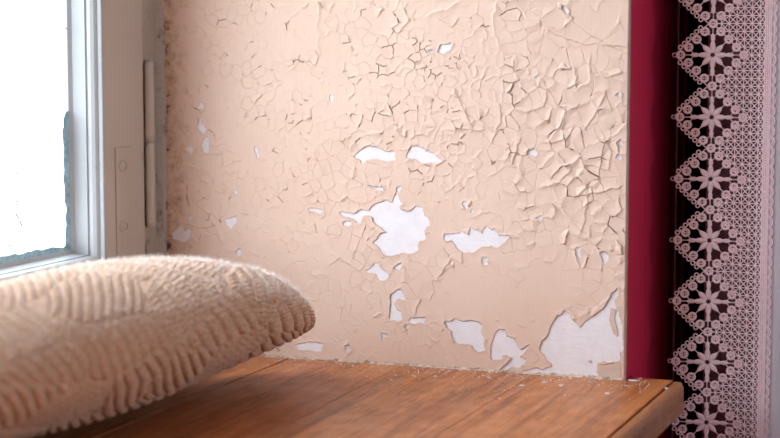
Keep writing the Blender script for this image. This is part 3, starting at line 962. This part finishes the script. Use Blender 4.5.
s0, t0 = np.meshgrid(np.linspace(-.2, .6, 60), np.linspace(0, 2 * math.pi, 200), indexing='ij')
flat_ = cushion(np.clip(s0, -.2, .59), t0)
g0 = flat_[..., 2] - rise * np.clip(s0, 0, 1) ** rp
ZB = -g0.min() + 0.0030
SS, TT = np.meshgrid(ss, tt, indexing='ij')
B = cushion(SS, TT)
B[..., 2] += ZB
d1 = np.gradient(B, axis=0)
d2 = np.roll(B, -1, 1) - np.roll(B, 1, 1)
NRM = np.cross(d1, d2)
NRM /= np.linalg.norm(NRM, axis=-1, keepdims=True) + 1e-12
if (NRM[NS // 2, 3 * NT_ // 4, 2]) < 0:
    NRM = -NRM
# panels of ribbing set at angles to one another
uu = np.where(SS < 0, SS * 1.35, SS) * CL * 0.52          # knit stretched lengthwise
seg = np.linalg.norm(np.diff(B[NS // 2], axis=0, append=B[NS // 2, :1]), axis=-1)
vvv = np.concatenate([[0], np.cumsum(seg)[:-1]])[None, :] + 0 * SS
# each panel: a pixel it covers, the pixel direction its ribs run in, rib spacing and relief
PANELS = [(85, 295, (0.05, 1), 11.0, 1.0), (30, 330, (0.85, 0.8), 11.5, 1.1), (190, 300, (0.62, 1), 11.5, 1.0), (270, 290, (0.30, 1), 10.5, 1.0),
          (225, 325, (0.55, 1), 12.0, 1.0), (297, 322, (0.18, 1), 10.5, 1.0), (120, 350, (0.5, 1), 11.0, 0.9), (140, 385, (0.22, 1), 12.5, 1.0),
          (238, 357, (1, -0.75), 6.0, 0.5), (185, 372, (0.42, 1), 11.5, 1.0), (82, 405, (1, -0.62), 6.0, 0.5), (25, 405, (0.45, 1), 13.0, 1.0),
          (55, 370, (0.75, 1), 11.5, 1.0), (275, 345, (0.25, 1), 12.0, 1.0), (180, 268, (1, 0.25), 10.0, 0.8), (5, 295, (0.1, 1), 11, 1.0), (100, 440, (0.3, 1), 12, 1.0)]
Pv = B - CC
dpt = Pv @ CF
BU, BV = 390 + FPX * (Pv @ CR) / dpt, 219 - FPX * (Pv @ CU) / dpt
facing = (NRM * Pv).sum(-1) < 0
cen, kvec, hsc, run = [], [], [], []
for (px, py, dr, pt, hh) in PANELS:
    e = np.where(facing, (BU - px) ** 2 + (BV - py) ** 2, 1e9)
    i, j = np.unravel_index(e.argmin(), e.shape)
    i, j = min(max(i, 3), NS - 4), min(max(j, 3), NT_ - 4)
    du, dv = uu[i + 2, j] - uu[i - 2, j], vvv[i, j + 2] - vvv[i, j - 2]
    J = np.array([[(BU[i + 2, j] - BU[i - 2, j]) / du, (BU[i, j + 2] - BU[i, j - 2]) / dv],
                  [(BV[i + 2, j] - BV[i - 2, j]) / du, (BV[i, j + 2] - BV[i, j - 2]) / dv]])
    nrm = np.array([dr[1], -dr[0]]) / math.hypot(*dr)
    kv = J.T @ nrm / pt
    kv *= min(1.0, 170.0 / np.linalg.norm(kv)) if hh > 0.7 else min(1.0, 190.0 / np.linalg.norm(kv))
    cen.append((uu[i, j], vvv[i, j]))
    kvec.append(kv)
    hsc.append(hh)
for k in range(26):                      # panels out of the photograph's sight
    q = (rng.uniform(-0.21, -0.05), rng.uniform(0, 0.59)) if k < 13 else (rng.uniform(-0.16, 0.16), rng.uniform(0.0, 0.17))
    if min((q[0] - c[0]) ** 2 + (q[1] - c[1]) ** 2 for c in cen) < 0.045 ** 2:
        continue
    an = rng.choice([0.0, 0.7, -0.6, 0.2])
    cen.append(q)
    kvec.append(np.array([math.cos(an), math.sin(an)]) * 88)
    hsc.append(1.0)
cen, kvec, hsc = np.array(cen), np.array(kvec), np.array(hsc)
w1 = (fbm(uu / 0.03 + 60, vvv / 0.03, 141, 2) - 0.5) * 0.014
w2 = (fbm(uu / 0.03 + 60, vvv / 0.03, 145, 2) - 0.5) * 0.014
PD = np.stack([np.hypot(uu + w1 - c[0], vvv + w2 - c[1]) for c in cen], -1)
po = np.argsort(PD, -1)[..., :2]
pd = np.take_along_axis(PD, po, -1)
pid = po[..., 0]
edgec = (pd[..., 1] - pd[..., 0]) / 2
wob = (fbm(uu / 0.03 + 20, vvv / 0.03, 121, 2) - 0.5) * 0.55
across = kvec[pid, 0] * (uu - cen[pid, 0]) + kvec[pid, 1] * (vvv - cen[pid, 1]) + wob
kn = np.linalg.norm(kvec, axis=1)[pid]
alongr = (-kvec[pid, 1] * (uu - cen[pid, 0]) + kvec[pid, 0] * (vvv - cen[pid, 1])) / kn / 0.0056
fr = across - np.floor(across)
prof_ = 1 - np.abs(2 * fr - 1) ** 3.4
rid = np.floor(across).astype(int)
stitch = 0.5 + 0.5 * np.cos(2 * math.pi * (alongr + 0.9 * np.abs(fr - 0.5) + pairhash(rid + 500, pid + 3, 3)))
hgt = 0.0060 * np.clip(1.45 + NRM[..., 2], 0.35, 1.0) * hsc[pid] * prof_ * (0.68 + 0.32 * stitch) + 0.0005 * (fbm(uu / 0.003 + 50, vvv / 0.003, 131, 2) - 0.5)
hgt *= 1 - 0.6 * np.exp(-(edgec / 0.0018) ** 2)
hgt -= 0.0046
taper = np.clip((1 - np.abs(SS)) / 0.05, 0.15, 1)
B = B + NRM * (hgt * taper)[..., None]
B[..., 2] = np.maximum(B[..., 2], 0.0004)
ids = np.arange(NS * NT_).reshape(NS, NT_)
nxt = np.roll(ids, -1, 1)
CQ = np.stack([ids[:-1], ids[1:], nxt[1:], nxt[:-1]], -1).reshape(-1, 4)
if NRM[NS // 2, 3 * NT_ // 4] @ np.cross(d1[NS // 2, 3 * NT_ // 4], d2[NS // 2, 3 * NT_ // 4]) < 0:
    CQ = CQ[:, ::-1]
cush = empty('knitted_cushion', (0.13, -0.40, 0.0), label='plump oatmeal knitted cushion lying on the sill against the window', cat='cushion')
CINV = Matrix.Translation(-Vector(cush.location))
o = np_mesh('knitted_cover', B.reshape(-1, 3), CQ, MAT['wool'], cush)
o.matrix_parent_inverse = CINV
# loose fibres on upward faces only, window light put into their pale colour
NH = 60000
hi_ = rng.integers(int(NS * 0.25), NS - 4, NH)
hj = rng.integers(int(NT_ * 0.30), int(NT_ * 0.98), NH)
k_ = NRM[hi_, hj, 2] > 0.25 + 0.3 * rng.random(NH)
hi_, hj = hi_[k_], hj[k_]
NH = len(hi_)
p0 = B[hi_, hj]
nn = NRM[hi_, hj] + rng.normal(size=(NH, 3)) * 0.55
nn /= np.linalg.norm(nn, axis=1, keepdims=True)
sd = np.cross(nn, rng.normal(size=(NH, 3)))
sd /= np.linalg.norm(sd, axis=1, keepdims=True)
ln = rng.uniform(0.0015, 0.0055, NH)[:, None]
bend = np.cross(sd, nn) * ln * rng.normal(size=(NH, 1)) * 0.4
wv = sd * 0.00011
HV = np.stack([p0 - wv, p0 + wv, p0 + nn * ln * .5 + wv * .8, p0 + nn * ln * .5 - wv * .8, p0 + nn * ln + bend + wv * .4, p0 + nn * ln + bend - wv * .4], 1).reshape(-1, 3)
bq = np.arange(NH)[:, None] * 6
HQ = np.concatenate([bq + [0, 1, 2, 3], bq + [3, 2, 4, 5]])
o = np_mesh('wool_fuzz', HV, HQ, MAT['fuzz'], cush, kind='stuff')
o.matrix_parent_inverse = CINV

# ------------------------------------------------------------------ crumbs and chips on the sill
mb = MB()
for i in range(420):
    u = random.random()
    x = 0.14 + u * 0.41
    y = -0.004 - abs(random.gauss(0, 0.022)) if random.random() < 0.8 else -random.uniform(0.01, 0.12)
    if x > XR:
        y += 0.006
    r = random.uniform(0.0003, 0.0010)
    ps = [(x + r * math.cos(a) * random.uniform(.6, 1.3), y + r * math.sin(a) * random.uniform(.6, 1.3), 0.00005) for a in (0.2, 1.7, 3.3, 4.8)]
    mb.add(ps + [(x, y, r * random.uniform(.7, 1.4))], [(0, 1, 4), (1, 2, 4), (2, 3, 4), (3, 0, 4), (3, 2, 1, 0)])
mb.obj('plaster_crumbs', MAT['chip'], label='scattered white plaster crumbs on the sill along the wall', cat='crumbs', kind='stuff')
CHIP_LABELS = ['largest white plaster chip on the sill below the middle bare patches', 'white plaster chip on the sill below the big corner patch',
               'white plaster chip lying alone near the right end of the sill, away from wall', 'small white chip close to the wall, left of the largest chip',
               'small white chip close to the wall between the two larger chips', 'broad white flake of plaster at the foot of the red wall corner',
               'narrow white plaster flake on the sill end beside the red wall', 'tiny white chip farthest out on the sill boards',
               'small white chip on the sill near the cushion tip, leftmost chip', 'white crumb of plaster caught at the groove of the front nosing',
               'small white chip on the sill midway between cushion and largest chip']
for i, (px, py, r) in enumerate([(523, 386, .0040), (561, 386, .0026), (607, 394, .0026), (489, 378, .0022), (545, 383, .0020), (633, 381, .0040), (640, 379, .0030), (500, 399, .0014), (392, 381, .0016), (667, 389, .0020), (435, 377, .0018)]):
    p = on(px, py, 2, 0.0)
    kk = random.randint(5, 7)
    ring = [(p[0] + r * math.cos(2 * math.pi * a / kk + i) * random.uniform(.6, 1.4), p[1] + 0.8 * r * math.sin(2 * math.pi * a / kk + i) * random.uniform(.6, 1.3)) for a in range(kk)]
    vv = [(x, y, 0.0001) for x, y in ring] + [(x, y, 0.0007 + random.uniform(0, .0009)) for x, y in ring]
    ff = [tuple(range(kk))[::-1], tuple(range(kk, 2 * kk))] + [(a, (a + 1) % kk, kk + (a + 1) % kk, kk + a) for a in range(kk)]
    mesh_obj('plaster_chip', vv, ff, MAT['chip'], label=CHIP_LABELS[i], cat='chip', group='plaster chips on the sill')

# ------------------------------------------------------------------ lace-edged curtain beside the niche
LY = 0.10
LX = on(709, 240, 1, LY)[0]
LZ0 = on(712, 55, 1, LY)[2]
LZ1 = on(709, 423, 1, LY)[2]
DZ = (LZ0 - LZ1) / 6
CELLZ = DZ / 8
CELLX = on(740, 240, 1, LY)[0] - LX
CELLX /= 4
XB0, XB1, XSC = on(761, 240, 1, LY)[0], on(768, 240, 1, LY)[0], on(773, 240, 1, LY)[0]
XEND = XSC + 0.11


def wavey(x):
    return LY + 0.004 * math.sin((x - LX) * 55 + 0.6)


curt = empty('lace_curtain', (LX, LY, LZ0 - 9 * DZ), label='lilac grey curtain edged with dusty pink flower lace', cat='curtain')
LINV = Matrix.Translation(-Vector(curt.location))


def lp(dx, dz, dy=0.0):
    return (LX + dx, wavey(LX + dx) - dy, dz)


def petal(mb, ang, r0, r1, w_, zc=0.0):
    ca_, sa_ = math.cos(ang), math.sin(ang)
    N = 7
    b = len(mb.v)
    for i in range(N):
        t = i / (N - 1)
        r = r0 + (r1 - r0) * t
        hw = w_ * (math.sin(math.pi * t ** 0.8) ** 0.8) + 0.0003
        for s, h in ((-1, 0.0), (-0.5, 0.0007), (0.5, 0.0007), (1, 0.0), (0, -0.0003)):
            mb.v.append(lp(r * ca_ - s * hw * sa_, zc + (r * sa_ + s * hw * ca_), h))
    for i in range(N - 1):
        for j in range(5):
            j2 = (j + 1) % 5
            mb.f.append((b + i * 5 + j, b + i * 5 + j2, b + i * 5 + 5 + j2, b + i * 5 + 5 + j))


def thread(mb, pts, r, flat=0.6, n=4, **kw):
    mb.tube([lp(*p) for p in pts], r, n, flat, **kw)


def build_motif():
    r = empty('lace_motif')
    mb = MB()
    A = CELLX * 4
    Bz = DZ / 2
    for k in range(8):
        an = k * math.pi / 4
        if k % 2 == 0:
            petal(mb, an, 0.002, A * 0.50, 0.0028)
            petal(mb, an, A * 0.40, A * 0.70, 0.0021)
        else:
            petal(mb, an, 0.002, A * 0.46, 0.0029)
    mb.obj('flower', MAT['lace'], r, smooth=True)
    mb = MB()
    for k in range(8):
        an = k * math.pi / 4
        ca_, sa_ = math.cos(an), math.sin(an)
        if k % 2 == 0:
            thread(mb, [(A * .6 * ca_, Bz * .6 * sa_), (A * .9 * ca_, Bz * .9 * sa_)], 0.0006)
            for s in (-1, 1):
                c2, s2 = math.cos(an + s * 0.09), math.sin(an + s * 0.09)
                c3, s3 = math.cos(an + s * 0.26), math.sin(an + s * 0.26)
                thread(mb, [(A * .46 * c2, A * .46 * s2), (A * .60 * c2, Bz * .6 * s2 * 1.05), (A * .74 * c3, Bz * .74 * s3)], 0.0006)
        else:
            thread(mb, [(A * .42 * ca_, A * .42 * sa_), (A * .58 * ca_, Bz * .58 * sa_)], 0.0006)
    mb.obj('connecting_threads', MAT['lace'], r)
    # roundels along the diamond
    ring = []
    for k in range(16):
        q, t = divmod(k, 4)
        t /= 4
        c = [(A, 0), (0, Bz), (-A, 0), (0, -Bz)]
        a_, b_ = c[q], c[(q + 1) % 4]
        ring.append((a_[0] + (b_[0] - a_[0]) * t, a_[1] + (b_[1] - a_[1]) * t))
    for k, (px, pz) in enumerate(ring):
        if k == 12:
            continue                     # shared with the next motif
        mb = MB()
        R_ = 0.0037
        pts = [(px + R_ * math.cos(a * math.pi / 6) , pz + R_ * math.sin(a * math.pi / 6)) for a in range(12)]
        mb.tube([lp(x, z) for x, z in pts], 0.0014, 5, 0.6, closed=True)
        thread(mb, [(px - R_, pz), (px + R_, pz)], 0.0006)
        thread(mb, [(px - 0.0011, pz - R_), (px - 0.0011, pz + R_)], 0.0005)
        thread(mb, [(px + 0.0011, pz - R_), (px + 0.0011, pz + R_)], 0.0005)
        mb.obj('roundel', MAT['lace'], r)
    # picots along the free left edge
    mb = MB()
    for sgn in (1, -1):
        N = 8
        for i in range(N + (1 if sgn == 1 else 0)):
            t = i / N
            bx, bz = -A * (1 - t) * 1.0, sgn * Bz * t
            ox, oz = -0.0058 * 0.75, sgn * 0.0058 * 0.66
            if i == 0:
                ox, oz = -0.0062, 0
            x, z = bx + ox, bz + oz
            if abs(z) > Bz - 0.001:
                continue
            pts = [(x + 0.0021 * math.cos(a * math.pi / 4), z + 0.0021 * math.sin(a * math.pi / 4)) for a in range(8)]
            mb.tube([lp(a, b) for a, b in pts], 0.0008, 4, 0.7, closed=True)
    for sgn in (1, -1):
        thread(mb, [(-A * (1 - t / 6) - 0.0036, sgn * (Bz * t / 6 * .93 + 0.0030 * (1 if t else 0))) for t in range(7)], 0.0007)
    mb.obj('picot_edge', MAT['lace'], r)
    return r


mot = build_motif()
kids = list(mot.children)
for k in range(-5, 9):
    if k == -5:
        r = mot
    else:
        r = mot.copy()
        COL.objects.link(r)
    r.parent = curt
    r.matrix_parent_inverse = LINV
    r.location = (0, 0, LZ0 - k * DZ)
    if k > -5:
        for ch in kids:
            c = ch.copy()
            COL.objects.link(c)
            c.parent = r
# net ground
ZTOP, ZBOT = LZ0 + 5.5 * DZ, LZ0 - 8.5 * DZ
mb = MB()
cols = int((XB0 - LX) / CELLX) + 2
rows = int(round((ZTOP - ZBOT) / CELLZ))
HX = (XB0 - LX) / (cols - 1) if cols > 1 else CELLX
zr0 = LZ0 + 5.5 * DZ


def bnd(z):
    f = ((LZ0 - z) / DZ + 0.5) % 1.0 - 0.5
    return CELLX * 4 * (1 - abs(f) * 2) + 0.0016


HXn = CELLX
xs_l = np.arange(0, XB0 - LX + HXn * 0.6, HXn)
xs_l[-1] = XB0 - LX
for i in range(len(xs_l)):
    for j in range(rows + 1):
        x, z = xs_l[i], zr0 - j * CELLZ
        if x < bnd(z) - 0.002:
            continue
        for di, dj in ((1, 0), (0, 1), (1, 1), (1, -1)):
            i2, j2 = i + di, j + dj
            if i2 >= len(xs_l) or not 0 <= j2 <= rows:
                continue
            x2, z2 = xs_l[i2], zr0 - j2 * CELLZ
            if x2 < bnd(z2) - 0.002:
                continue
            thread(mb, [(x, z), (x2, z2)], 0.00068, 0.6, 3)
            if (di, dj) in ((1, 1), (1, -1)) :
                continue
o = mb.obj('lace_net', MAT['lace'], curt, kind='stuff')
o.matrix_parent_inverse = LINV
# band and scalloped braid
mb = MB()
bw = XB1 - XB0
for f in (0.08, 0.36, 0.64, 0.92):
    thread(mb, [(XB0 - LX + bw * f, z) for z in np.linspace(ZTOP, ZBOT, 40)], 0.0011, 0.5, 4)
NB = int((ZTOP - ZBOT) / 0.0026)
for i in range(NB):
    z = ZTOP - i * 0.0026
    thread(mb, [(XB0 - LX, z), (XB1 - LX, z - 0.0013)], 0.0006, 0.8, 3)
o = mb.obj('lace_band', MAT['lace'], curt, kind='stuff')
o.matrix_parent_inverse = LINV
mb = MB()
SP = 0.0104
for i in range(int((ZTOP - ZBOT) / SP)):
    zc = ZTOP - (i + .5) * SP
    w_ = XSC - XB1
    for rr, th in ((1.0, 0.0008), (0.62, 0.0005)):
        thread(mb, [(XB1 - LX + w_ * rr * math.cos(a), zc + SP * 0.5 * rr * math.sin(a), 0.0008) for a in np.linspace(-1.5, 1.5, 8)], th, 0.7, 4)
o = mb.obj('scallop_braid', MAT['lace'], curt, kind='stuff')
o.matrix_parent_inverse = LINV


def drape(name, x0, x1, fy, mat, parent, n=60, thick=0.0012, z0=None, z1=None):
    z0 = ZBOT if z0 is None else z0
    z1 = CZ - 0.06 if z1 is None else z1
    zsl = [z0, -0.2, 0.0, 0.2, 0.4, z1]
    vv, ff = [], []
    for z in zsl:
        for i in range(n + 1):
            x = x0 + (x1 - x0) * i / n
            vv.append((x, fy(x, z), z))
        for i in range(n + 1):
            x = x0 + (x1 - x0) * i / n
            vv.append((x, fy(x, z) + thick, z))
    w2 = 2 * (n + 1)
    for k in range(len(zsl) - 1):
        for i in range(n):
            a = k * w2 + i
            ff += [(a, a + 1, a + w2 + 1, a + w2), (a + n + 1, a + w2 + n + 1, a + w2 + n + 2, a + n + 2)]
        ff += [(k * w2, k * w2 + w2, k * w2 + w2 + n + 1, k * w2 + n + 1), (k * w2 + n, k * w2 + 2 * n + 1, k * w2 + w2 + 2 * n + 1, k * w2 + w2 + n)]
    o = mesh_obj(name, vv, ff, mat, parent, smooth=True)
    if parent is not None:
        o.matrix_parent_inverse = LINV
    return o


drape('curtain_cloth', XB1 - 0.002, XEND, lambda x, z: wavey(x) + 0.001 + 0.012 * (1 - math.cos((x - XB1) * 60)) * min(1, (x - XB1) / 0.03), MAT['cloth'], curt)
drape('shaded_layer', on(705, 240, 1, LY + 0.03)[0], XEND, lambda x, z: LY + 0.03 + 0.003 * math.sin(x * 120), MAT['shaded_layer'], curt)
# near-black sheet added for the shade between the lace and the wall
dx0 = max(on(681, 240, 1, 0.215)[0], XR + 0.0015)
d = drape('shade_sheet', dx0, XEND + 0.05, lambda x, z: 0.205 + 0.012 * math.sin((x - dx0) * 110), MAT['drape'], None, z0=FZ + 0.03)
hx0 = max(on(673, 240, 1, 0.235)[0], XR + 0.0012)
shade_edge = drape('shade_edge', hx0, dx0 + 0.006, lambda x, z: 0.203 + 0.04 * max(0.0, 1 - (x - hx0) / 0.016) ** 2, MAT['shade_edge'], None, z0=FZ + 0.03, n=16)
shade_edge.parent = d
d['label'] = 'near-black sheet standing in for the shade behind the lace'
d['category'] = 'drape'
# rod that carries both
mb = MB()
mb.tube([(XR, 0.15, CZ - 0.05), (XEND + 0.25, 0.15, CZ - 0.05)], 0.012, 12, up=(0, 0, 1))
mb.obj('curtain_rod', MAT['frame_old'], smooth=True, label='painted rod above that carries the curtains', cat='curtain rod')
